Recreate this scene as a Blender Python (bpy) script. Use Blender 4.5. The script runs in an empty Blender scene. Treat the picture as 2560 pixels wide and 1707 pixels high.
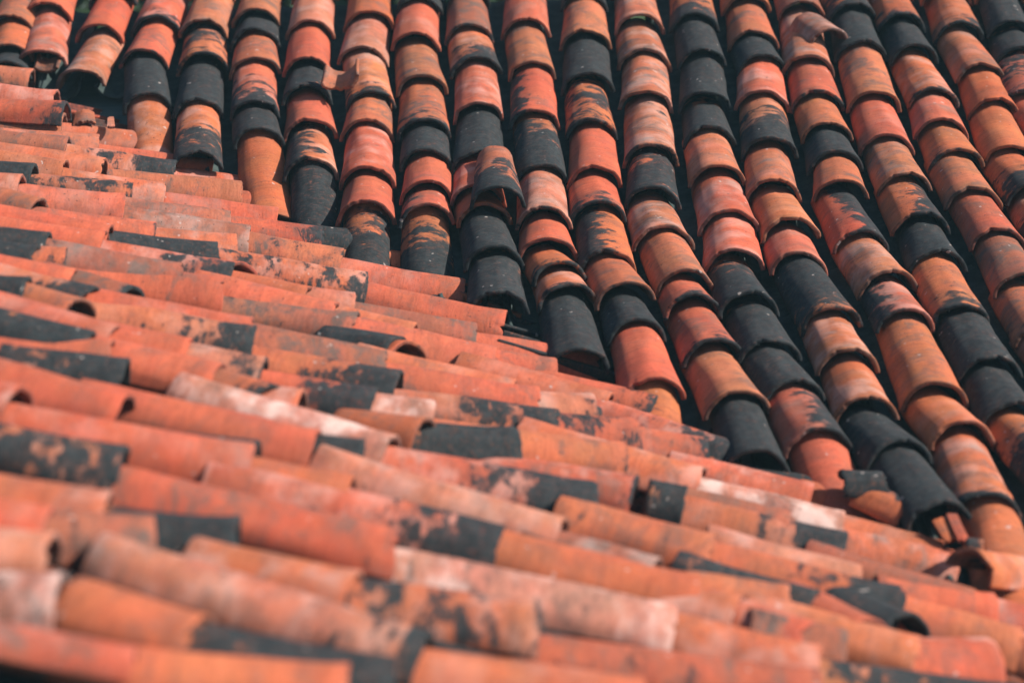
import bpy, math, random
from mathutils import Vector, Matrix, noise
random.seed(7)
scene = bpy.context.scene
col = scene.collection
R_ = math.radians

# ------------------------------------------------------------------ camera
YAW, PITCH, ROLL, FPX = -0.00823474, 0.22889826, -0.0282362, 6164.5   # FPX in pixels of the 2560 wide photo
fw = Vector((math.sin(YAW)*math.cos(PITCH), math.cos(YAW)*math.cos(PITCH), -math.sin(PITCH)))
rt = Vector((math.cos(YAW), -math.sin(YAW), 0.0)); up = rt.cross(fw)
rt, up = rt*math.cos(ROLL)+up*math.sin(ROLL), up*math.cos(ROLL)-rt*math.sin(ROLL)
cam_d = bpy.data.cameras.new('camera'); cam = bpy.data.objects.new('camera', cam_d); col.objects.link(cam)
M = Matrix.Identity(4)
for i in range(3):
    M[i][0], M[i][1], M[i][2] = rt[i], up[i], -fw[i]
cam.matrix_world = M
cam_d.sensor_width = 36.0; cam_d.lens = FPX/2560*36.0
cam_d.clip_start = 0.1; cam_d.clip_end = 3000
cam_d.dof.use_dof = True; cam_d.dof.focus_distance = 8.3; cam_d.dof.aperture_fstop = 1.7
scene.camera = cam

# ------------------------------------------------------------------ sky, sun, exposure
SUN = Vector((0.765, -0.10, 0.635)).normalized()        # direction towards the sun
elev = math.asin(SUN.z)
world = bpy.data.worlds.new('World'); scene.world = world; world.use_nodes = True
nt = world.node_tree; nt.nodes.clear()
sky = nt.nodes.new('ShaderNodeTexSky'); sky.sky_type = 'NISHITA'; sky.sun_disc = False
sky.sun_elevation = elev; sky.sun_rotation = math.atan2(SUN.x, SUN.y)
bg = nt.nodes.new('ShaderNodeBackground'); bg.inputs['Strength'].default_value = 0.09
wo = nt.nodes.new('ShaderNodeOutputWorld')
nt.links.new(sky.outputs[0], bg.inputs[0]); nt.links.new(bg.outputs[0], wo.inputs[0])
sd = bpy.data.lights.new('sun', 'SUN'); sd.energy = 5.0; sd.angle = R_(0.53); sd.color = (1.0, 0.93, 0.84)
so = bpy.data.objects.new('sun', sd); col.objects.link(so)
so.rotation_euler = SUN.to_track_quat('Z', 'Y').to_euler()
vs = scene.view_settings
vs.view_transform = 'Standard'; vs.look = 'None'; vs.gamma = 1.0; vs.exposure = 0.72; vs.use_curve_mapping = False

# ------------------------------------------------------------------ the two roof surfaces (crest heights of the cover tiles)
TA, CC, Z0 = 0.28118975, 0.02333453, -1.47465193       # far slope sags: z(y)
TB, ZN = 0.30063696, -1.68485767                       # near slope: z(x)
X0, SP = -2.0724, 0.21                                 # far columns
def far_z(y): return Z0+TA*(y-8)+CC*(y-8)**2
def near_z(x): return ZN-TB*x
def far_n(y):
    g = TA+2*CC*(y-8); return Vector((0, -g, 1)).normalized()
NEAR_N = Vector((TB, 0, 1)).normalized()
def ray(px, py): return fw+rt*((px-1280)/FPX)+up*(-(py-853.5)/FPX)
def on_far(px, py, lift=0.0):
    d = ray(px, py); t = 9.0
    for _ in range(40):
        f = t*d.z-far_z(t*d.y)-lift
        g = d.z-(TA+2*CC*(t*d.y-8))*d.y
        t -= f/g
    return d*t
def on_near(px, py, lift=0.0):
    d = ray(px, py); return d*((ZN+lift)/(d.z+TB*d.x))
def valley_x(y): return (ZN-far_z(y))/TB

# ------------------------------------------------------------------ materials
def nodes(name):
    m = bpy.data.materials.new(name); m.use_nodes = True
    t = m.node_tree; t.nodes.clear()
    o = t.nodes.new('ShaderNodeOutputMaterial'); b = t.nodes.new('ShaderNodeBsdfPrincipled')
    t.links.new(b.outputs[0], o.inputs[0])
    def nd(kind, **kw):
        n = t.nodes.new('ShaderNode'+kind)
        for k, v in kw.items():
            if k.startswith('i_'):
                key = k[2:].replace('_', ' ')
                n.inputs[int(key) if key.isdigit() else key].default_value = v
            else: setattr(n, k, v)
        return n
    def ln(a, b_): t.links.new(a, b_)
    def math_(op, a, b_=None, c=None, clamp=False):
        n = t.nodes.new('ShaderNodeMath'); n.operation = op; n.use_clamp = clamp
        for i, v in enumerate((a, b_, c)):
            if v is None: continue
            if isinstance(v, (int, float)): n.inputs[i].default_value = v
            else: ln(v, n.inputs[i])
        return n.outputs[0]
    def smooth(v, lo, hi, a=0.0, b_=1.0):
        n = nd('MapRange', interpolation_type='SMOOTHSTEP'); ln(v, n.inputs[0])
        for i, q in zip((1, 2, 3, 4), (lo, hi, a, b_)): n.inputs[i].default_value = q
        return n.outputs[0]
    def mix(f, a, b_, mode='MIX'):
        n = nd('Mix', data_type='RGBA', blend_type=mode, clamp_factor=True)
        if isinstance(f, (int, float)): n.inputs[0].default_value = f
        else: ln(f, n.inputs[0])
        for i, v in ((6, a), (7, b_)):
            if isinstance(v, tuple): n.inputs[i].default_value = (*v, 1)
            else: ln(v, n.inputs[i])
        return n.outputs[2]
    return m, b, nd, ln, math_, smooth, mix

def clay_material():
    m, b, nd, ln, mt, smooth, mix = nodes('fired_clay')
    def prop(n):
        return nd('Attribute', attribute_type='OBJECT', attribute_name=n)
    tint = prop('tint').outputs['Color']
    soot = prop('soot').outputs['Fac']; low = prop('soot_low').outputs['Fac']
    side = prop('soot_side').outputs['Fac']; pale = prop('pale').outputs['Fac']; dust = prop('dust').outputs['Fac']
    tc = nd('TexCoord'); oi = nd('ObjectInfo')
    w = mt('MULTIPLY', oi.outputs['Random'], 91.0)
    sep = nd('SeparateXYZ'); ln(tc.outputs['Generated'], sep.inputs[0])
    def nz(scale, detail=4.0, rough=0.55, dist=0.0, sc=(1, 1, 1), woff=0.0):
        mp = nd('Mapping'); mp.inputs['Scale'].default_value = sc; ln(tc.outputs['Object'], mp.inputs[0])
        n = nd('TexNoise', noise_dimensions='4D', i_Scale=scale, i_Detail=detail, i_Roughness=rough, i_Distortion=dist)
        ln(mp.outputs[0], n.inputs['Vector'])
        ln(mt('ADD', w, woff) if woff else w, n.inputs['W'])
        return n.outputs['Fac']
    broad = nz(9, 3)                                                   # cloudy firing colour
    streak = nz(9, 6, 0.72, 1.1, (1.0, 8.0, 1.0), 3.1)                # wiping marks round the arc
    fine = nz(130, 3, 0.7, 0, (1, 1.6, 1), 5.7)
    c = mix(smooth(broad, 0.3, 0.7), mix(1.0, tint, (0.80, 0.84, 0.86), 'MULTIPLY'), mix(1.0, tint, (1.12, 1.05, 1.03), 'MULTIPLY'))
    c = mix(mt('MULTIPLY', smooth(nz(5, 3, 0.5, 0, (1, 1, 1), 11.0), 0.48, 0.66), 0.55), c, mix(1.0, c, (0.96, 1.12, 1.18), 'MULTIPLY'))
    c = mix(smooth(streak, 0.34, 0.60, 0.62, 0.0), c, mix(1.0, c, (0.62, 0.60, 0.62), 'MULTIPLY'))
    c = mix(smooth(fine, 0.34, 0.62, 0.42, 0.0), c, mix(1.0, c, (0.55, 0.52, 0.52), 'MULTIPLY'))
    hue = smooth(nz(4.5, 4, 0.6, 0.4, (1, 1, 1), 61.0), 0.40, 0.62)
    c = mix(mt('MULTIPLY', hue, 0.75), c, mix(1.0, c, (1.02, 0.88, 0.98), 'MULTIPLY'))
    # thin grey film in clouds, more of it on dusty tiles
    film = mt('MULTIPLY', smooth(nz(9, 8, 0.74, 0.6, (1, 1.6, 1), 8.3), 0.45, 0.66), mt('ADD', mt('MULTIPLY', dust, 0.75), 0.30))
    c = mix(film, c, (0.115, 0.070, 0.056))
    # white lime bloom
    pl = mt('MULTIPLY', smooth(nz(8, 5, 0.6, 0.2, (1, 1.3, 1), 21.0), 0.43, 0.66), pale)
    c = mix(pl, c, (0.56, 0.40, 0.35))
    # pits
    pit = smooth(nz(95, 1, 0.5, 0, (1, 1.5, 1), 15.0), 0.69, 0.74)
    c = mix(mt('MULTIPLY', pit, 0.75), c, (0.03, 0.024, 0.024))
    # black lichen and soot: noise + this tile's own amount and place
    f = nz(10, 7, 0.62, 0.5, (1, 1.7, 1), 31.0)
    f2 = nz(26, 5, 0.7, 0.2, (1, 1.6, 1), 37.0)
    field = mt('ADD', mt('MULTIPLY', f, 0.68), mt('MULTIPLY', f2, 0.32))
    field = mt('MULTIPLY_ADD', mt('SUBTRACT', field, 0.5), 1.5, 0.5)
    field = mt('ADD', field, mt('MULTIPLY', mt('SUBTRACT', soot, 0.5), 0.9))
    field = mt('ADD', field, mt('MULTIPLY', low, mt('SUBTRACT', 0.36, sep.outputs[1])))
    field = mt('ADD', field, smooth(sep.outputs[1], 0.0, 0.035, 0.13, 0.0))
    field = mt('ADD', field, mt('MULTIPLY', side, mt('SUBTRACT', sep.outputs[0], 0.5)))
    mask = mt('MULTIPLY_ADD', smooth(field, 0.47, 0.55), 0.62, mt('MULTIPLY', smooth(field, 0.34, 0.62), 0.38))
    thin = smooth(nz(60, 4, 0.75, 0, (1, 2.2, 1), 41.0), 0.50, 0.76, 0.0, 0.30)       # clay showing through worn lichen
    mask = mt('MULTIPLY', mask, mt('SUBTRACT', 0.985, thin))
    sootc = mix(smooth(nz(40, 4, 0.7, 0, (1, 1, 1), 47.0), 0.35, 0.7), (0.008, 0.0145, 0.017), (0.022, 0.031, 0.034))
    grime_shade = nd('Attribute', attribute_type='GEOMETRY', attribute_name='grime_shade').outputs['Fac']  # rims and hollow side: some grime, some shade put into the colour
    gm = mt('MULTIPLY', grime_shade, smooth(nz(34, 5, 0.7, 0, (1, 1, 1), 71.0), 0.30, 0.62, 1.0, 0.55))
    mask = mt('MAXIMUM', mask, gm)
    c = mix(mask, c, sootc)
    spot = smooth(nz(48, 1, 0.4, 0, (1, 1, 1), 53.0), 0.745, 0.765)                   # tiny pale lichen dots
    c = mix(mt('MULTIPLY', spot, 0.5), c, (0.42, 0.36, 0.33))
    ln(c, b.inputs['Base Color'])
    b.inputs['Roughness'].default_value = 0.88; b.inputs['Specular IOR Level'].default_value = 0.22
    h = mt('ADD', mt('MULTIPLY', streak, 0.4), mt('ADD', mt('MULTIPLY', fine, 0.5), mt('MULTIPLY', f2, 0.5)))
    h = mt('SUBTRACT', h, mt('MULTIPLY', pit, 0.5))
    bp = nd('Bump', i_Strength=0.55, i_Distance=0.004); ln(h, bp.inputs['Height']); ln(bp.outputs[0], b.inputs['Normal'])
    return m
CLAY = clay_material()

def simple(name, c1, c2, scale, rough=0.9, bump=0.4, sc=(1, 1, 1)):
    m, b, nd, ln, mt, smooth, mix = nodes(name)
    tc = nd('TexCoord'); mp = nd('Mapping'); mp.inputs['Scale'].default_value = sc; ln(tc.outputs['Object'], mp.inputs[0])
    n = nd('TexNoise', i_Scale=scale, i_Detail=6.0, i_Roughness=0.6); ln(mp.outputs[0], n.inputs['Vector'])
    ln(mix(smooth(n.outputs['Fac'], 0.3, 0.7), c1, c2), b.inputs['Base Color'])
    b.inputs['Roughness'].default_value = rough; b.inputs['Specular IOR Level'].default_value = 0.2
    bp = nd('Bump', i_Strength=bump, i_Distance=0.01); ln(n.outputs['Fac'], bp.inputs['Height']); ln(bp.outputs[0], b.inputs['Normal'])
    return m
BOARD = simple('shade_teal_board', (0.068, 0.104, 0.098), (0.088, 0.124, 0.116), 6, sc=(1, 8, 8))  # teal tone of boards in shadow put into their colour
PAN_SHADE = simple('shade_teal_pan', (0.026, 0.040, 0.039), (0.048, 0.066, 0.063), 16, bump=0.6)  # teal shadow of the troughs painted into the pan colour
MORTAR = simple('dirty_mortar', (0.026, 0.036, 0.038), (0.042, 0.052, 0.054), 14)
GROUND = simple('dry_ground', (0.10, 0.085, 0.06), (0.06, 0.075, 0.035), 0.6)
LEAF = simple('leaf_green', (0.018, 0.036, 0.016), (0.05, 0.085, 0.035), 1.3, 0.6)
BARK = simple('bark', (0.05, 0.04, 0.03), (0.09, 0.07, 0.055), 9)

# ------------------------------------------------------------------ helpers
def mesh_obj(name, verts, faces, mat, parent=None, smooth=True):
    me = bpy.data.meshes.new(name); me.from_pydata(verts, [], faces); me.materials.append(mat)
    if smooth: me.polygons.foreach_set('use_smooth', [True]*len(me.polygons))
    me.update()
    o = bpy.data.objects.new(name, me); col.objects.link(o)
    if parent: o.parent = parent
    return o
def empty(name, loc, label, cat, group=None):
    o = bpy.data.objects.new(name, None); o.location = loc; o.empty_display_size = 0.2; col.objects.link(o)
    o['label'] = label; o['category'] = cat
    if group: o['group'] = group
    return o

def tile_mesh(name, L, rf, rb, seed, th=0.0135, na=40, nl=10, half=88, rag=0.0028, hs=0.94, chip=0.0, y_cut=None, dark_amt=1.0, skew=0.0):
    """tapered half round clay tile: front rim at y=0, crest at z=0, runs back to y=L"""
    rnd = random.Random(seed); off = Vector((rnd.uniform(0, 90), rnd.uniform(0, 90), rnd.uniform(0, 90)))
    bend = rnd.uniform(-0.06, 0.10); flare = rnd.uniform(0.0, 0.005); lean = rnd.uniform(-0.05, 0.05)
    ys = [0.0, 0.0025]+[0.0025+(L-0.005)*((i+1)/nl) for i in range(nl)]+[L]
    nots = [(rnd.uniform(-75, 75), rnd.uniform(2.5, 7), rnd.uniform(0.003, 0.009)) for _ in range(rnd.choice((0, 1, 2, 3)))]
    verts, faces = [], []
    def ring(y, r, inner):
        out = []
        for j in range(na+1):
            a = R_(-half+2*half*j/na)
            deg = math.degrees(a)
            u = y/L
            rr = r
            p = Vector((math.sin(a)*3, y*9, math.cos(a)*3))
            rr += 0.0052*noise.noise(p*0.55+off)+0.0010*noise.noise(p*2.6+off)
            if inner: rr += 0.0008*noise.noise(p*3+off*2)
            yy = y
            e = noise.noise(Vector((deg*0.02, 3.1+(7 if u > .5 else 0), 0))+off)*rag*1.8+noise.noise(Vector((deg*0.12, 9.1, 2+(7 if u > .5 else 0)))+off)*rag*0.7+noise.noise(Vector((deg*0.55, 4.1, 2))+off)*rag*0.45
            k = max(0.0, 1-y/0.03)
            yy += e*k
            for (ca, cw, cd) in nots:
                q = max(0.0, 1-abs(deg-ca)/cw)
                yy += cd*min(1, q*2.2)*k
            if chip:
                yy += chip*k*max(0, noise.noise(Vector((deg*0.03, 1, 5))+off)+0.25)
            kb = max(0.0, 1-(L-y)/0.03)
            yy -= e*kb
            yy += skew*(1-y/L)*0.5*(1+math.sin(a))
            x = rr*math.sin(a)*1.0; z = rr*hs*(math.cos(a))-r0*hs
            x += lean*0.02*(y-0.2); z += bend*0.12*((y-L*.5)**2)
            out.append(Vector((x, yy, z)))
        return out
    r0 = rf
    def rad(y): return rf+(rb-rf)*(y/L)+flare*math.exp(-y/0.035)
    rings = []
    for i, y in enumerate(ys):
        r = rad(y)
        if i == 0 or i == len(ys)-1: r -= 0.0016
        rings.append(ring(y, r, False))
    for i in range(len(ys)-1, -1, -1):
        y = ys[i]; r = rad(y)-th
        if i == 0 or i == len(ys)-1: r += 0.0012
        rings.append(ring(y, r, True))
    for rg in rings: verts += rg
    n = na+1; m = len(rings); grime_shade = []
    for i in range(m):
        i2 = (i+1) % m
        g = 0.0 if i < len(ys)-1 else (0.80 if i in (len(ys)-1, m-1) else 0.92)  # cut rims and inner faces darker, grime plus painted shade
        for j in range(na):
            grime_shade.append(g*dark_amt)
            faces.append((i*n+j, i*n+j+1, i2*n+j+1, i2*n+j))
    # the long bottom edges
    no = len(ys)
    for j in (0, na):
        for i in range(no-1):
            a, b_, c, d = i*n+j, (i+1)*n+j, (m-2-i)*n+j, (m-1-i)*n+j
            faces.append((a, b_, c, d) if j == 0 else (d, c, b_, a))
    me = bpy.data.meshes.new(name); me.from_pydata([tuple(v) for v in verts], [], faces)
    grime_shade += [0.8*dark_amt]*(len(faces)-len(grime_shade))
    at = me.attributes.new('grime_shade', 'FLOAT', 'FACE'); at.data.foreach_set('value', grime_shade)
    me.materials.append(CLAY)
    me.polygons.foreach_set('use_smooth', [True]*len(me.polygons)); me.update()
    return me

LENS = (0.24, 0.33, 0.42, 0.51, 0.62, 0.75)
COVER = {L: [tile_mesh('cover_tile', L, 0.090, 0.076 if L < .6 else .073, 100*i+v, chip=(0.012 if v == 3 else 0)) for v in range(6)] for i, L in enumerate(LENS)}
FPAN = [tile_mesh('pan_tile', 0.42, 0.078, 0.086, 910+v, na=10, nl=3, half=80) for v in range(3)]
for me in FPAN: me.materials.clear(); me.materials.append(PAN_SHADE)
COVER_NEAR = {L: [tile_mesh('cover_tile', L, 0.089, 0.083, 5000+100*i+v, th=0.012, chip=(0.010 if v == 3 else 0)) for v in range(6)] for i, L in enumerate(LENS)}
PAN = [tile_mesh('pan_tile', 0.42, 0.078, 0.086, 900+v, na=10, nl=3, half=80) for v in range(3)]

TINT = {'o': (0.45, 0.130, 0.048), 't': (0.40, 0.130, 0.058), 'r': (0.46, 0.105, 0.051), 'p': (0.44, 0.150, 0.082),
        'b': (0.31, 0.100, 0.055), 'w': (0.45, 0.180, 0.115), 'k': (0.40, 0.125, 0.050)}
def dress(o, code, rnd):
    base = code[0]; c = TINT[base]
    if base in 'ot' and o.parent is near_roof: c = tuple(0.6*a+0.4*b_ for a, b_ in zip(c, (0.47, 0.118, 0.062)))
    j = rnd.uniform(0.88, 1.10); h = rnd.uniform(-0.08, 0.08)
    o['tint'] = (c[0]*j, c[1]*j*(1+h), c[2]*j*(1+1.3*h))
    lv = int(code[1]) if len(code) > 1 and code[1].isdigit() else 0
    if base == 'k': s = {0: 0.95, 1: 0.88, 2: 0.74, 3: 0.62}[lv]
    else: s = {0: 0.10, 1: 0.20, 2: 0.34, 3: 0.50}[lv]
    if 'UU' in code: s += 0.08
    o['soot'] = s+rnd.uniform(-0.03, 0.03)
    o['soot_low'] = 0.55 if ('L' in code or 'U' in code) else (-0.75 if 'I' in code else (rnd.uniform(0.05, 0.35) if base == 'k' else rnd.uniform(-0.12, 0.12)))
    o['soot_side'] = 0.65 if 'R' in code else (-0.65 if 'S' in code else rnd.uniform(-0.1, 0.1))
    o['pale'] = 0.85 if base == 'w' else (0.25 if base == 'p' else rnd.choice((0, 0, 0.12, 0.3)))
    o['dust'] = {'b': 0.8, 't': 0.5, 'w': 0.3}.get(base, 0.0)+rnd.uniform(0, 0.35)+(0.35 if lv in (1, 2) and base != 'k' else 0)

def basis(back, normal):
    y = back.normalized(); x = y.cross(normal).normalized(); z = x.cross(y)
    m = Matrix.Identity(3)
    for i in range(3): m[i][0], m[i][1], m[i][2] = x[i], y[i], z[i]
    return m
def put(name, me, front, back_dir, normal, scale, code, parent, rnd, roll=0.0):
    o = bpy.data.objects.new(name, me); col.objects.link(o)
    m = basis(back_dir, normal)
    if roll: m = m @ Matrix.Rotation(roll, 3, 'Y')
    o.matrix_world = Matrix.Translation(front) @ m.to_4x4() @ Matrix.Diagonal((*scale, 1))
    if parent: o.parent = parent        # parents sit at the world origin, so no inverse is needed
    dress(o, code, rnd)
    return o
def cover(front, prev, normal, expo, code, parent, rnd, width=1.0, over=0.09, name='cover_tile'):
    """front = crest of the rim, prev = point the crest passes under the tile above"""
    L = expo+over
    key = min(LENS, key=lambda q: abs(q-L)); me = rnd.choice((COVER_NEAR if parent is near_roof else COVER)[key])
    w = width*rnd.uniform(0.96, 1.05)
    return put(name, me, front, prev-front, normal, (w*rnd.choice((-1, 1)), L/key, w*rnd.uniform(0.94, 1.04)), code, parent, rnd, rnd.uniform(-0.08, 0.08))

RANDCODES = ['o', 'o1', 't1', 't1', 'r', 'r1', 'r2L', 'o3L', 'k1', 'k2', 'p', 'o2', 'b1', 't2']

# ------------------------------------------------------------------ far roof: columns of tiles running towards the valley
FAR = {
    0: [(23,38,'t1'),(15,109,'o2'),(11,153,'k1')],
    1: [(111,6,'r'),(92,126,'r1')],
    2: [(245,61,'r1'),(191,174,'t1')],
    3: [(386,40,'r2L'),(356,124,'r1L'),(364,230,'k1')],
    4: [(505,48,'t1'),(501,132,'o3'),(494,245,'k1'),(490,377,'o3L')],
    5: [(635,21,'t1'),(631,71,'k1'),(631,143,'t1'),(631,249,'r3L'),(643,318,'k2')],
    6: [(773,50,'p'),(769,143,'r'),(765,212,'k2'),(769,297,'r'),(773,394,'o3R')],
    7: [(907,115,'p'),(923,226,'o2L'),(919,297,'t1'),(915,413,'r1'),(911,501,'r')],
    8: [(1038,80,'r'),(1053,184,'t1'),(1060,295,'t2L'),(1064,371,'k2'),(1060,450,'r1'),(1064,509,'r2R')],
    9: [(1171,61,'b2'),(1187,142,'o3L'),(1194,253,'r'),(1191,377,'k1'),(1196,459,'r'),(1210,509,'o'),(1236,615,'k1'),(1244,728,'k2')],
    10: [(1313,46,'r1'),(1332,151,'t1'),(1336,274,'r2R'),(1351,409,'k2U'),(1359,517,'p2'),(1367,594,'r1'),(1397,651,'o2L'),(1416,711,'o2L'),(1447,868,'k1')],
    11: [(1462,75,'t1'),(1466,182,'k1'),(1478,295,'o3'),(1485,413,'r'),(1497,501,'r2L'),(1516,623,'o3R'),(1558,705,'t1'),(1589,795,'k1'),(1631,942,'r')],
    12: [(1600,36,'t1'),(1615,122,'t1'),(1619,228,'t1'),(1627,360,'t2'),(1631,467,'k3'),(1661,563,'t1'),(1710,672,'t1'),(1737,734,'r2L'),(1786,848,'r2L'),(1848,977,'t1'),(1890,1124,'k1')],
    13: [(1737,31,'o3L'),(1756,121,'k1'),(1759,230,'k1'),(1771,314,'k2'),(1794,413,'t1'),(1821,524,'r'),(1832,621,'r'),(1878,728,'k2U'),(1920,850,'k1'),(1985,948,'k1'),(2046,1070,'r3R')],
    14: [(1882,77,'t1'),(1905,136,'k1'),(1909,226,'r'),(1924,344,'k3U'),(1939,448,'t1'),(1974,543,'o'),(2001,628,'r'),(2077,768,'k2I'),(2123,871,'o1'),(2165,992,'o'),(2249,1097,'k1'),(2353,1252,'k1')],
    15: [(2006,2,'b1'),(2027,138,'t1'),(2043,226,'r1L'),(2069,306,'o1'),(2089,375,'k1'),(2100,448,'t1'),(2157,573,'r3R'),(2223,676,'t1'),(2268,770,'r2R'),(2341,956,'o1'),(2410,1051,'o'),(2475,1233,'o2L')],
    16: [(2134,8,'o3L'),(2157,101,'k2'),(2188,228,'t1'),(2219,335,'r'),(2261,432,'t1'),(2307,530,'o3R'),(2345,625,'k1'),(2410,759,'o2L'),(2475,892,'k1'),(2536,1005,'k2')],
    17: [(2261,33,'o2L'),(2288,109,'k1'),(2337,218,'o1L'),(2360,295,'r1'),(2391,371,'o1L'),(2441,467,'t1'),(2498,570,'r1')],
    18: [(2399,54,'o2L'),(2456,157,'t1'),(2487,245,'o'),(2529,364,'o')],
    19: [(2536,52,'k1'),(2552,115,'k2'),(2578,226,'r3')],
}
far_roof = empty('tiled_roof', (0, 0, 0), 'sagging clay tile roof slope behind the valley, tile columns running down towards the viewer', 'roof', 'old clay tile roof slopes')
near_roof = empty('tiled_roof', (0, 0, 0), 'foreground clay tile roof slope, blurred at its near edge, tile rows running sideways', 'roof', 'old clay tile roof slopes')
far_roof['kind'] = 'thing'; near_roof['kind'] = 'thing'
TOP = 10.05
rnd = random.Random(21)
last_x = {}
fronts = {}
for k in range(-4, 24):
    pts = []
    if k in FAR:
        for (px, py, c) in FAR[k]: pts.append((on_far(px, py), c))
    else:
        y = 9.55+rnd.uniform(-.15, .15)
        while y > 5.4:
            shift = 0.16*max(0, (8.3-y)/2.0)**1.3
            pts.append((Vector((X0+SP*k+shift+rnd.uniform(-.012, .012), y, far_z(y))), rnd.choice(RANDCODES)))
            y -= rnd.uniform(0.27, 0.36)
    # on upwards to the ridge
    while pts[0][0].y < TOP-0.30:
        p = pts[0][0]; y = p.y+rnd.uniform(0.27, 0.33)
        pts.insert(0, (Vector((p.x+rnd.uniform(-.012, .012), y, far_z(y))), rnd.choice(RANDCODES)))
    # on downwards under the near tiles
    for _ in range(1 if k in FAR and k < 16 else 12):
        p = pts[-1][0]
        if k in (0, 1, 2, 4, 9, 10, 12, 14): break
        if p.x < valley_x(p.y)+0.10 or p.y < 4.9: break
        q = pts[-2][0] if len(pts) > 1 else p+Vector((0, .3, 0))
        step = 0.44 if k in FAR and k < 16 else rnd.uniform(0.28, 0.34); y = p.y-step
        sl = max(-.15, min(.3, (p.x-q.x)/max(.12, q.y-p.y)))
        nx_ = p.x+sl*step if k < 16 else X0+SP*k+0.16*max(0, (8.3-y)/2.0)**1.3+rnd.uniform(-.012, .012); dv = nx_-valley_x(y)
        pts.append((Vector((nx_, y, far_z(y)-0.145*max(0.0, min(1.0, 1-(dv-0.08)/0.30)))), {0: 't1', 3: 'o', 5: 'o', 6: 'k2', 7: 'k2U', 8: 'k2U', 9: 'k2', 10: 'o2', 11: 'o3L', 13: 'r', 15: 'o'}.get(k, rnd.choice(RANDCODES))))
    fronts[k] = [p for p, _ in pts]
    for i, (p, c) in enumerate(pts):
        if p.x < valley_x(p.y)-0.34: continue
        n = far_n(p.y)
        gap = rnd.choice((0.018, 0.020, 0.024, 0.030, 0.036))
        if i: q = pts[i-1][0].copy()
        else:
            y = p.y+0.3; q = Vector((p.x+rnd.uniform(-.01, .01), y, far_z(y)))
        expo = (q-p).length
        if expo < 0.20: gap = max(gap, 0.03)
        q = q-n*gap
        cover(p, q, n, expo, c, far_roof, rnd, 1.06, over=0.10)
# pans in the troughs between the columns
for k in range(-4, 23):
    a, b_ = fronts[k], fronts[k+1]
    def xat(f, y):
        if y >= f[0].y: return f[0].x
        for u, v in zip(f, f[1:]):
            if v.y <= y <= u.y:
                return v.x+(u.x-v.x)*(y-v.y)/max(1e-6, u.y-v.y)
        return f[-1].x
    y = 9.73
    while y > 5.0:
        x = 0.5*(xat(a, y)+xat(b_, y))
        if x > valley_x(y)+0.06 and not (k < 3 and y < 9.2):
            n = far_n(y); g = TA+2*CC*(y-8)
            f = Vector((x, y, far_z(y)-0.176))
            x2 = 0.5*(xat(a, y+.3)+xat(b_, y+.3))
            bk = Vector((x2-x, 0.30, g*0.30+0.010))
            put('pan_tile', rnd.choice(FPAN), f, bk, -n, (1, 1, 1), rnd.choice(('k1', 'k1', 'k2')), far_roof, rnd)
        y -= 0.31
# boards the tiles lie on
def deck(name, xs, ys, zf, parent, th=0.03):
    v, f = [], []
    for y in ys:
        for x in xs: v.append((x, y, zf(x, y)))
    n = len(v); v += [(x, y, z-th) for x, y, z in v]
    nx, ny = len(xs), len(ys)
    for i in range(ny-1):
        for j in range(nx-1):
            a = i*nx+j; f.append((a, a+1, a+nx+1, a+nx)); f.append((n+a, n+a+nx, n+a+nx+1, n+a+1))
    for i in range(ny-1):
        for j in (0, nx-1):
            a = i*nx+j; f.append((a, a+nx, n+a+nx, n+a))
    for j in range(nx-1):
        for i in (0, ny-1):
            a = i*nx+j; f.append((a, a+1, n+a+1, n+a))
    return mesh_obj(name, v, f, BOARD, parent, smooth=False)
ysf = [4.4+0.28*i for i in range(21)]
v, f = [], []
for y in ysf:
    v.append((valley_x(y)-0.02, y, far_z(y)-0.20)); v.append((3.2, y, far_z(y)-0.20))
n0 = len(v); v += [(x, y, z-.03) for x, y, z in v]
for i in range(len(ysf)-1):
    a = 2*i; f += [(a, a+1, a+3, a+2), (n0+a, n0+a+2, n0+a+3, n0+a+1), (a, a+2, n0+a+2, n0+a), (a+1, n0+a+1, n0+a+3, a+3)]
f += [(0, n0, n0+1, 1), (2*len(ysf)-2, 2*len(ysf)-1, n0+2*len(ysf)-1, n0+2*len(ysf)-2)]
mesh_obj('roof_deck', v, f, BOARD, far_roof, smooth=False)

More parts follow.
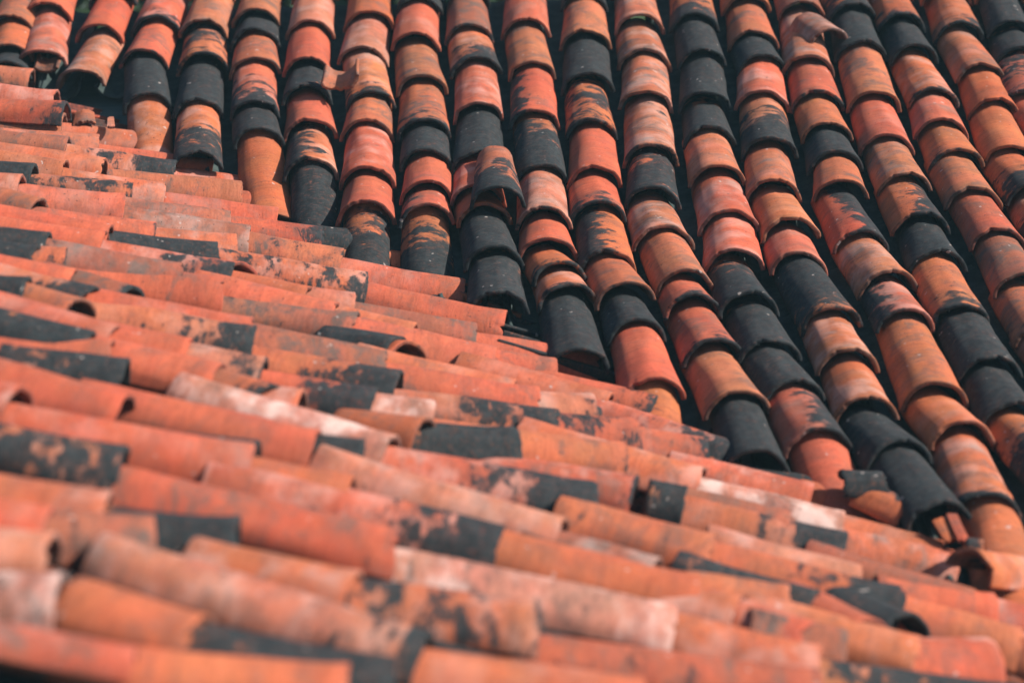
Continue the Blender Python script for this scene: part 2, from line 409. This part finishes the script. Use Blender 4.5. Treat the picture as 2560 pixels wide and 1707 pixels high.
# ------------------------------------------------------------------ near roof: rows of tiles running sideways to the valley
NEAR = [
    (0,159,82,172,'t1'),(0,205,143,228,'r'),(0,241,166,253,'r2L'),(0,266,163,285,'t1'),(142,302,396,337,'o1'),
    (23,316,249,339,'t1'),(0,320,172,342,'b1'),(161,354,440,402,'o3L'),(245,356,534,400,'r'),(8,352,264,396,'o'),
    (0,369,168,402,'o'),(0,398,88,409,'k1'),(69,423,333,455,'o3'),(165,417,415,461,'o1'),(260,415,605,453,'t1'),
    (432,413,708,453,'r'),(0,427,57,436,'p'),(42,452,314,486,'r1'),(0,461,105,496,'t1'),(406,474,695,519,'r'),
    (597,471,805,501,'r'),(318,486,578,528,'b'),(302,507,628,563,'b1'),(99,509,392,557,'r2'),(0,505,279,564,'r'),
    (574,536,809,570,'r2L'),(800,563,880,576,'k2'),(0,563,124,583,'k2'),(0,535,266,579,'r'),(276,571,547,611,'k1'),
    (394,565,591,588,'o1'),(253,594,585,661,'r3L'),(624,575,861,625,'t2'),(807,604,1118,640,'o2'),(11,600,99,617,'k2'),
    (96,611,168,621,'o2L'),(119,592,459,663,'b2'),(0,628,188,676,'r'),(184,669,329,718,'b2L'),(161,638,561,692,'r1'),
    (547,644,601,657,'r'),(580,619,919,682,'o3'),(0,684,73,695,'k1'),(77,671,237,718,'o3L'),(73,703,203,749,'o2'),
    (589,672,775,718,'o'),(574,688,846,764,'r'),(777,713,888,734,'p'),(551,730,895,787,'b2'),(214,738,643,818,'o3L'),
    (245,715,635,799,'r'),(635,803,970,879,'b2'),(0,722,295,814,'r'),(0,766,233,831,'k2'),(291,799,478,850,'r'),
    (34,856,320,902,'k2'),(283,841,555,912,'r'),(0,824,283,852,'r'),(474,852,666,898,'p2L'),(624,856,1003,929,'o3L'),
    (566,902,949,975,'r3L'),(555,917,677,963,'o2L'),(677,959,758,975,'o'),(547,950,988,1093,'w'),(0,948,54,967,'r'),
    (0,891,321,990,'r'),(310,959,800,1080,'r'),(800,1082,913,1101,'k2'),(50,1007,639,1120,'r'),(276,1047,647,1105,'k1'),
    (0,1051,318,1124,'k3'),(639,1136,884,1191,'o'),(635,1157,1261,1316,'r3L'),(314,1157,1014,1329,'r1L'),(214,1256,601,1298,'k2'),
    (0,1176,276,1233,'o'),(126,1272,386,1295,'b2'),(0,1241,130,1272,'r'),(601,1360,892,1436,'o'),(892,1436,1347,1509,'o3'),
    (375,1356,1079,1581,'p2L'),(222,1444,513,1547,'o'),(513,1551,995,1658,'k2'),(0,1314,142,1337,'p'),(0,1547,344,1620,'r2'),
    (352,1612,880,1673,'o'),(0,1425,157,1437,'w2'),(1015,1367,1692,1513,'w2'),(1263,1321,1753,1448,'o'),(1080,1620,1615,1704,'o'),
    (1351,1578,2055,1681,'r2'),(980,1111,1497,1216,'r3L'),(904,1134,1413,1302,'p'),(1424,1325,1646,1398,'b1'),(1501,1256,1796,1344,'o2'),
    (1688,1524,2054,1624,'o'),(1657,1448,1851,1493,'o'),(858,640,1162,701,'r'),(915,697,1269,780,'r'),(888,749,1192,810,'b'),
    (850,757,1041,810,'o'),(896,787,1240,868,'r2'),(892,818,992,841,'k1'),(992,845,1020,852,'o'),(1191,824,1493,879,'r'),
    (1240,868,1391,898,'r2'),(980,871,1290,952,'o1'),(1236,894,1531,982,'o'),(961,898,1351,975,'r1'),(1351,975,1489,986,'p2L'),
    (1393,925,1652,990,'r2L'),(1003,967,1397,1024,'t3L'),(1401,1028,1592,1051,'r3'),(1527,998,1840,1109,'r3L'),(1596,1059,1771,1097,'r2L'),
    (1068,1051,1294,1074,'k2'),(1091,1042,1567,1113,'o1L'),(949,982,1087,1009,'w'),(942,1024,1068,1047,'o1'),(1397,1061,1763,1172,'o'),
    (1294,1138,1596,1191,'r1L'),(1657,1199,1722,1218,'k2'),(2437,1472,2586,1520,'r'),(2487,1490,2670,1551,'p'),(2555,1572,2693,1616,'o'),
    (1767,1141,2037,1210,'r'),(1813,1145,2104,1205,'k3'),(2031,1195,2169,1229,'o3L'),(1767,1187,2115,1279,'w'),(2115,1279,2360,1356,'o'),
    (1721,1214,1974,1283,'b'),(1721,1233,2119,1333,'o3L'),(2119,1317,2402,1383,'t1'),(1805,1310,2157,1413,'p'),(2123,1371,2441,1474,'b'),
    (1805,1352,2261,1471,'o3L'),(1802,1398,2046,1478,'k2'),(1748,1425,1974,1471,'o1'),(1978,1501,2307,1604,'o'),(2046,1474,2173,1547,'r'),
    (2157,1474,2284,1536,'k2'),(1913,1524,2119,1578,'b2'),(2265,1486,2560,1574,'o'),(2226,1436,2490,1490,'r'),(1863,1493,2043,1559,'r'),
    (2035,1589,2483,1604,'r1'),(2303,1601,2483,1612,'r'),(2058,1643,2560,1719,'k2'),
]
rnd = random.Random(5)
recs = []
placed = []
for (x1, y1, x2, y2, c) in sorted(NEAR):
    e = on_near(x2, y2); s = on_near(x1, y1)
    # the tile of the same row whose rim this one slides under
    best = None
    for q in placed:
        dx, dy = x1-q['px'], y1-q['py']
        lim = 0.075*FPX/e.y
        if -30 < dx < 45 and -8 < dy < lim and (best is None or abs(dy) < abs(y1-best['py'])): best = q
    def at_y(px_, py_, y, lo, hi):
        d = ray(px_, py_); p = d*(y/d.y); dz = p.z-near_z(p.x); dc = max(lo, min(hi, dz))
        return p if dc == dz else on_near(px_, py_, dc)
    if best:
        yt = max(e.y-0.05, min(e.y+0.05, best['e'].y))
        s2 = at_y(x1, y1, yt, -0.060, -0.008)
        e2 = e
    else:
        if e.y > 9.05: e = on_near(x2, y2, 0.05)
        e2 = e; s2 = at_y(x1, y1, e.y, -0.045, 0.05 if e.y > 9.0 else 0.0)
    placed.append({'px': x2, 'py': y2, 'e': e2})
    recs.append([s2, e2, c, best is not None])
recs.sort(key=lambda r: -r[1].y)
def near_cover(s, e, c, over=0.10):
    ex = (s-e).length
    w = (1.04+0.015*max(0, 7.5-e.y))*(0.60 if e.y < 4.10 and e.x < -.6 else 1)
    cover(e, s-NEAR_N*0.004, NEAR_N, ex, c, near_roof, rnd, w, over=over)
for s, e, c, ch in recs:
    near_cover(s, e, c, 0.10 if ch or s.dot(rt)/s.dot(fw)*FPX < -1250 else 0.03)
# continue every row out of the frame: up-slope at the left, down-slope at the right
for s, e, c, ch in recs:
    px = 1280+FPX*(s.dot(rt)/s.dot(fw))
    if px < 25:
        p = s.copy()
        for _ in range(2):
            L = rnd.uniform(.30, .38); p = p+Vector((-.05, 0, .05*TB)) if _ == 0 else p; q = Vector((p.x-L, p.y+rnd.uniform(-.01, .01), near_z(p.x-L)-.012))
            near_cover(q, Vector((p.x, p.y, near_z(p.x)+.012)), rnd.choice(RANDCODES)); p = q
    px = 1280+FPX*(e.dot(rt)/e.dot(fw))
    if px > 2440:
        p = e.copy()
        for _ in range(3):
            L = rnd.uniform(.30, .38); q = Vector((p.x+L, p.y+rnd.uniform(-.01, .01), near_z(p.x+L)))
            if q.x > valley_x(q.y)+.02: break
            near_cover(p-NEAR_N*.02, q, rnd.choice(RANDCODES)); p = q
# rows at the back, out of the frame at the left
# pans between the rows, jutting a hand's breadth out over the valley
y = 4.20
while y < 9.75:
    xe = min(valley_x(y)-0.03+rnd.uniform(-.03, .05), 1.9)
    x = xe
    while x > -2.25:
        put('pan_tile', rnd.choice(PAN), Vector((x, y, near_z(x)-0.165)), Vector((-0.3, rnd.uniform(-.01, .01), 0.3*TB+0.010)), -NEAR_N, (1, 1, 1), rnd.choice(('k2', 'o3', 'b2', 'r2', 'k1')), near_roof, rnd)
        x -= 0.31
    y += 0.225
ysn = [4.0+0.30*i for i in range(20)]+[9.8]
v, f = [], []
for y in ysn:
    xv = min(valley_x(y), 2.6)
    v.append((-2.3, y, near_z(-2.3)-0.19)); v.append((xv, y, near_z(xv)-0.19))
n0 = len(v); v += [(x, y, z-.03) for x, y, z in v]
for i in range(len(ysn)-1):
    a = 2*i; f += [(a, a+1, a+3, a+2), (n0+a, n0+a+2, n0+a+3, n0+a+1), (a, a+2, n0+a+2, n0+a), (a+1, n0+a+1, n0+a+3, a+3)]
f += [(0, n0, n0+1, 1), (2*len(ysn)-2, 2*len(ysn)-1, n0+2*len(ysn)-1, n0+2*len(ysn)-2)]
mesh_obj('roof_deck', v, f, BOARD, near_roof, smooth=False)
# board closing the open side of the near roof
v = []
for x in (-2.3, 2.0):
    for yy in (3.93, 3.97):
        for dz in (-0.135, -0.40): v.append((x, yy, near_z(x)+dz))
mesh_obj('fascia_board', v, [(0, 1, 5, 4), (2, 6, 7, 3), (0, 4, 6, 2), (1, 3, 7, 5), (0, 2, 3, 1), (4, 5, 7, 6)], BOARD, near_roof, smooth=False)
# valley bed of mortar and dirt
v, f = [], []
yy = [4.3+0.2*i for i in range(28)]
for y in yy:
    xv = valley_x(y); zv = near_z(xv)
    for dx, dz in ((-0.14, -0.135), (-0.05, -0.165), (0.03, -0.170), (0.12, -0.155)):
        v.append((xv+dx, y+0.012*noise.noise(Vector((y*3, dx*9, 0))), zv+dz+0.012*noise.noise(Vector((y*6, dx*20, 4)))))
for i in range(len(yy)-1):
    for j in range(3):
        a = i*4+j; f.append((a, a+1, a+5, a+4))
mesh_obj('valley_bed', v, f, MORTAR, near_roof)

# ------------------------------------------------------------------ loose tiles and broken pieces (things of their own)
Z_ = 2.6133
OFF = {1: (0, 0), 2: (850, 0), 3: (1660, 0), 4: (0, 550), 5: (850, 550), 6: (1660, 550), 7: (0, 1107), 8: (850, 1107), 9: (1660, 1107)}
def px(z, x, y): return (OFF[z][0]+x/Z_, OFF[z][1]+y/Z_)
lr = random.Random(77)
def loose(name, z, fx, fy, bx, by, lf, lb, code, label, cat=None, group=None, parent=None, L=None, rf=0.088, rb=0.078, flip=False, roll=0.0, near=False, half=88, rag=0.003, chip=0.0, tilt=None, skew=0.0, dark_amt=1.0, along=None):
    hit = on_near if near else on_far
    F = hit(*px(z, fx, fy), lf); B = hit(*px(z, bx, by), lb)
    if tilt is not None: B = F+(B-F).normalized()*(L or .3)+Vector((0, 0, tilt))
    if along: B = F+Vector(along).normalized()*L
    L = L or (B-F).length
    me = tile_mesh(name, L, rf, rb, lr.randint(0, 9999), half=half, rag=rag, chip=chip, nl=6, na=28, dark_amt=dark_amt, skew=skew)
    n = NEAR_N if near else far_n(F.y)
    o = put(name, me, F, B-F, -n if flip else n, (1, 1, 1), code, parent, lr, roll)
    if parent: return o
    o['label'] = label; o['category'] = cat
    if group: o['group'] = group
    return o
LOOSE = 'loose tiles lying on the roof'
BITS = 'broken bits of tile in the roof valley'
loose('loose_tile', 2, 1025, 1213, 1005, 895, 0.075, 0.055, 't3UU', "loose half blackened tile lying across two columns near the far roof's middle", 'roof tile', LOOSE, rf=.094, rb=.062)
loose('loose_tile', 3, 1085, 190, 930, 70, 0.035, 0.025, 'b1', 'slipped orange tile twisted askew at the top of a column, its open end dark', 'roof tile', LOOSE, rf=.082, rb=.075)
loose('tile_shard', 1, 2255, 600, 2262, 520, -0.005, 0.010, 't1', 'curved broken shard lying hollow side up across the gap between two columns', 'tile shard', L=.11, rf=.072, rb=.070, flip=True, roll=-.25, half=80, rag=.008, chip=.03, dark_amt=.15)

# broken bits in the valley
loose('tile_shard', 1, 545, 800, 548, 700, -0.02, -0.01, 't1', 'tan triangular shard standing up in the valley at the upper left', 'tile shard', BITS, rf=.07, rb=.06, half=38, rag=.012, chip=.02)
loose('tile_shard', 1, 725, 832, 720, 735, -0.02, -0.01, 'p', 'tiny pale upright sliver of tile in the dark valley beside the tan shard', 'tile shard', BITS, rf=.06, rb=.05, half=13, rag=.01)
loose('tile_shard', 1, 305, 482, 330, 400, -0.085, -0.08, 'o', 'curled orange fragment tucked under the open end of a tile at the upper left', 'tile shard', BITS, rf=.055, rb=.055, flip=True, half=60, rag=.008)
loose('tile_shard', 9, 1170, 190, 1440, 215, 0.005, -0.01, 'k1', 'charcoal black chunk of tile lying crosswise in the valley at the lower right', 'tile shard', BITS, rf=.052, rb=.058, rag=.012, chip=.02)
loose('tile_shard', 9, 1315, 245, 1640, 400, 0.055, 0.05, 'o3S', 'half orange half black broken tile end below the charcoal chunk in the valley', 'tile shard', BITS, near=True, rf=.068, rb=.072, rag=.006)
loose('tile_shard', 9, 1978, 635, 2090, 640, 0.0, 0.0, 'k3', 'small grey curled tile fragment just above the wide orange tile end', 'tile shard', BITS, rf=.05, rb=.05, rag=.006, half=75)
loose('loose_tile', 9, 2045, 697, 2420, 835, 0.085, 0.04, 'o', 'wide orange tile end lying across the valley at the lower right, hollow end open', 'roof tile', LOOSE, near=True, rf=.078, rb=.072, L=.36, along=(0.72, 0.62, -0.30))
loose('tile_shard', 9, 1888, 632, 1800, 490, -0.06, -0.03, 'o', 'flat orange splinter leaning inside the dark mouth of a black tile', 'tile shard', BITS, rf=.09, rb=.09, half=14, rag=.006)
loose('tile_shard', 9, 1960, 632, 1880, 460, -0.05, -0.02, 'r1', 'thin reddish splinter leaning beside the flat orange one in the tile mouth', 'tile shard', BITS, rf=.05, rb=.05, half=16, rag=.006)
# pans whose ends jut out past the covers at the valley
for (z, fx, fy, bx, by, lf, lb, c) in ((1, 455, 690, 200, 560, -.11, -.10, 'r2'), (1, 690, 850, 440, 800, -.10, -.09, 'r'), 
        (1, 1165, 1020, 1000, 985, -.09, -.09, 'b2'), (5, 1212, 720, 1000, 640, -.09, -.09, 'o1'), (5, 1395, 860, 1090, 780, -.10, -.10, 'k2'), (5, 1842, 1110, 1600, 1040, -.09, -.09, 'k2')):
    loose('pan_tile', z, fx, fy, bx, by, lf, lb, c, '', near=True, flip=True, rf=.078, rb=.08, L=.40, half=80, parent=near_roof)

# ------------------------------------------------------------------ ground and the trees behind the ridge
mesh_obj('ground', [(-900, -900, -5.2), (900, -900, -5.2), (900, 900, -5.2), (-900, 900, -5.2)], [(0, 1, 2, 3)], GROUND, smooth=False)['kind'] = 'structure'
def tree(x, y, h, w, seed, label):
    rd = random.Random(seed); zb = -5.2
    e = empty('leafy_tree', (0, 0, 0), label, 'tree', 'trees behind the far roof')
    v, f = [], []
    def limb(p, q, r1, r2):
        d = (q-p).normalized(); a = d.orthogonal().normalized(); b_ = d.cross(a); n = len(v)
        for c, r in ((p, r1), (q, r2)):
            for i in range(7):
                t = i*math.tau/7; v.append(tuple(c+a*math.cos(t)*r+b_*math.sin(t)*r))
        for i in range(7): f.append((n+i, n+(i+1) % 7, n+7+(i+1) % 7, n+7+i))
    base = Vector((x, y, zb)); fork = base+Vector((rd.uniform(-.2, .2), 0, h*.45))
    limb(base, fork, .2, .13)
    tips = []
    for i in range(7):
        t = i*math.tau/7+rd.uniform(-.3, .3)
        q = fork+Vector((math.cos(t)*w*.55, math.sin(t)*w*.55, h*rd.uniform(.12, .42))); limb(fork, q, .08, .025); tips.append(q)
    mesh_obj('trunk', v, f, BARK, e)
    v, f = [], []
    cl = []
    for q in tips+[fork+Vector((0, 0, h*.4))]:
        for _ in range(9): cl.append(q+Vector((rd.gauss(0, w*.26), rd.gauss(0, w*.26), rd.gauss(0, h*.09))))
    for c in cl:
        for _ in range(75):
            p = c+Vector((rd.gauss(0, .22), rd.gauss(0, .22), rd.gauss(0, .17)))
            a = Vector((rd.gauss(0, 1), rd.gauss(0, 1), rd.gauss(0, .6))).normalized(); b_ = a.orthogonal().normalized()
            l = rd.uniform(.07, .13); n = len(v)
            v += [tuple(p-a*l), tuple(p+b_*l*.45), tuple(p+a*l), tuple(p-b_*l*.45)]; f.append((n, n+1, n+2, n+3))
    mesh_obj('crown', v, f, LEAF, e, smooth=False)
    return e
tree(-3.6, 13.6, 4.9, 2.0, 1, 'dark leafy tree behind the left end of the far roof top')
tree(-1.0, 14.2, 5.0, 2.0, 2, 'dark leafy tree behind the far roof top, left of its middle')
tree(1.4, 13.4, 4.9, 2.0, 3, 'dark leafy tree glimpsed between column tops right of the middle')
tree(3.9, 14.0, 5.1, 2.1, 4, 'dark leafy tree behind the right end of the far roof top')

# ------------------------------------------------------------------ thin volume added to lift the shadows towards teal
hz = bpy.data.materials.new('shadow_lift'); hz.use_nodes = True
ht = hz.node_tree; ht.nodes.clear()
ho = ht.nodes.new('ShaderNodeOutputMaterial'); hv = ht.nodes.new('ShaderNodeVolumePrincipled')
hv.inputs['Color'].default_value = (0.50, 0.88, 1.0, 1); hv.inputs['Density'].default_value = 0.0019
ht.links.new(hv.outputs[0], ho.inputs['Volume'])
x0, x1, y0, y1, z0, z1 = -905, 905, -905, 905, -6.2, 2.2
mesh_obj('shadow_lift_box', [(x, y, z) for x in (x0, x1) for y in (y0, y1) for z in (z0, z1)],
         [(0, 1, 3, 2), (4, 6, 7, 5), (0, 4, 5, 1), (2, 3, 7, 6), (0, 2, 6, 4), (1, 5, 7, 3)], hz, smooth=False)['kind'] = 'stuff'
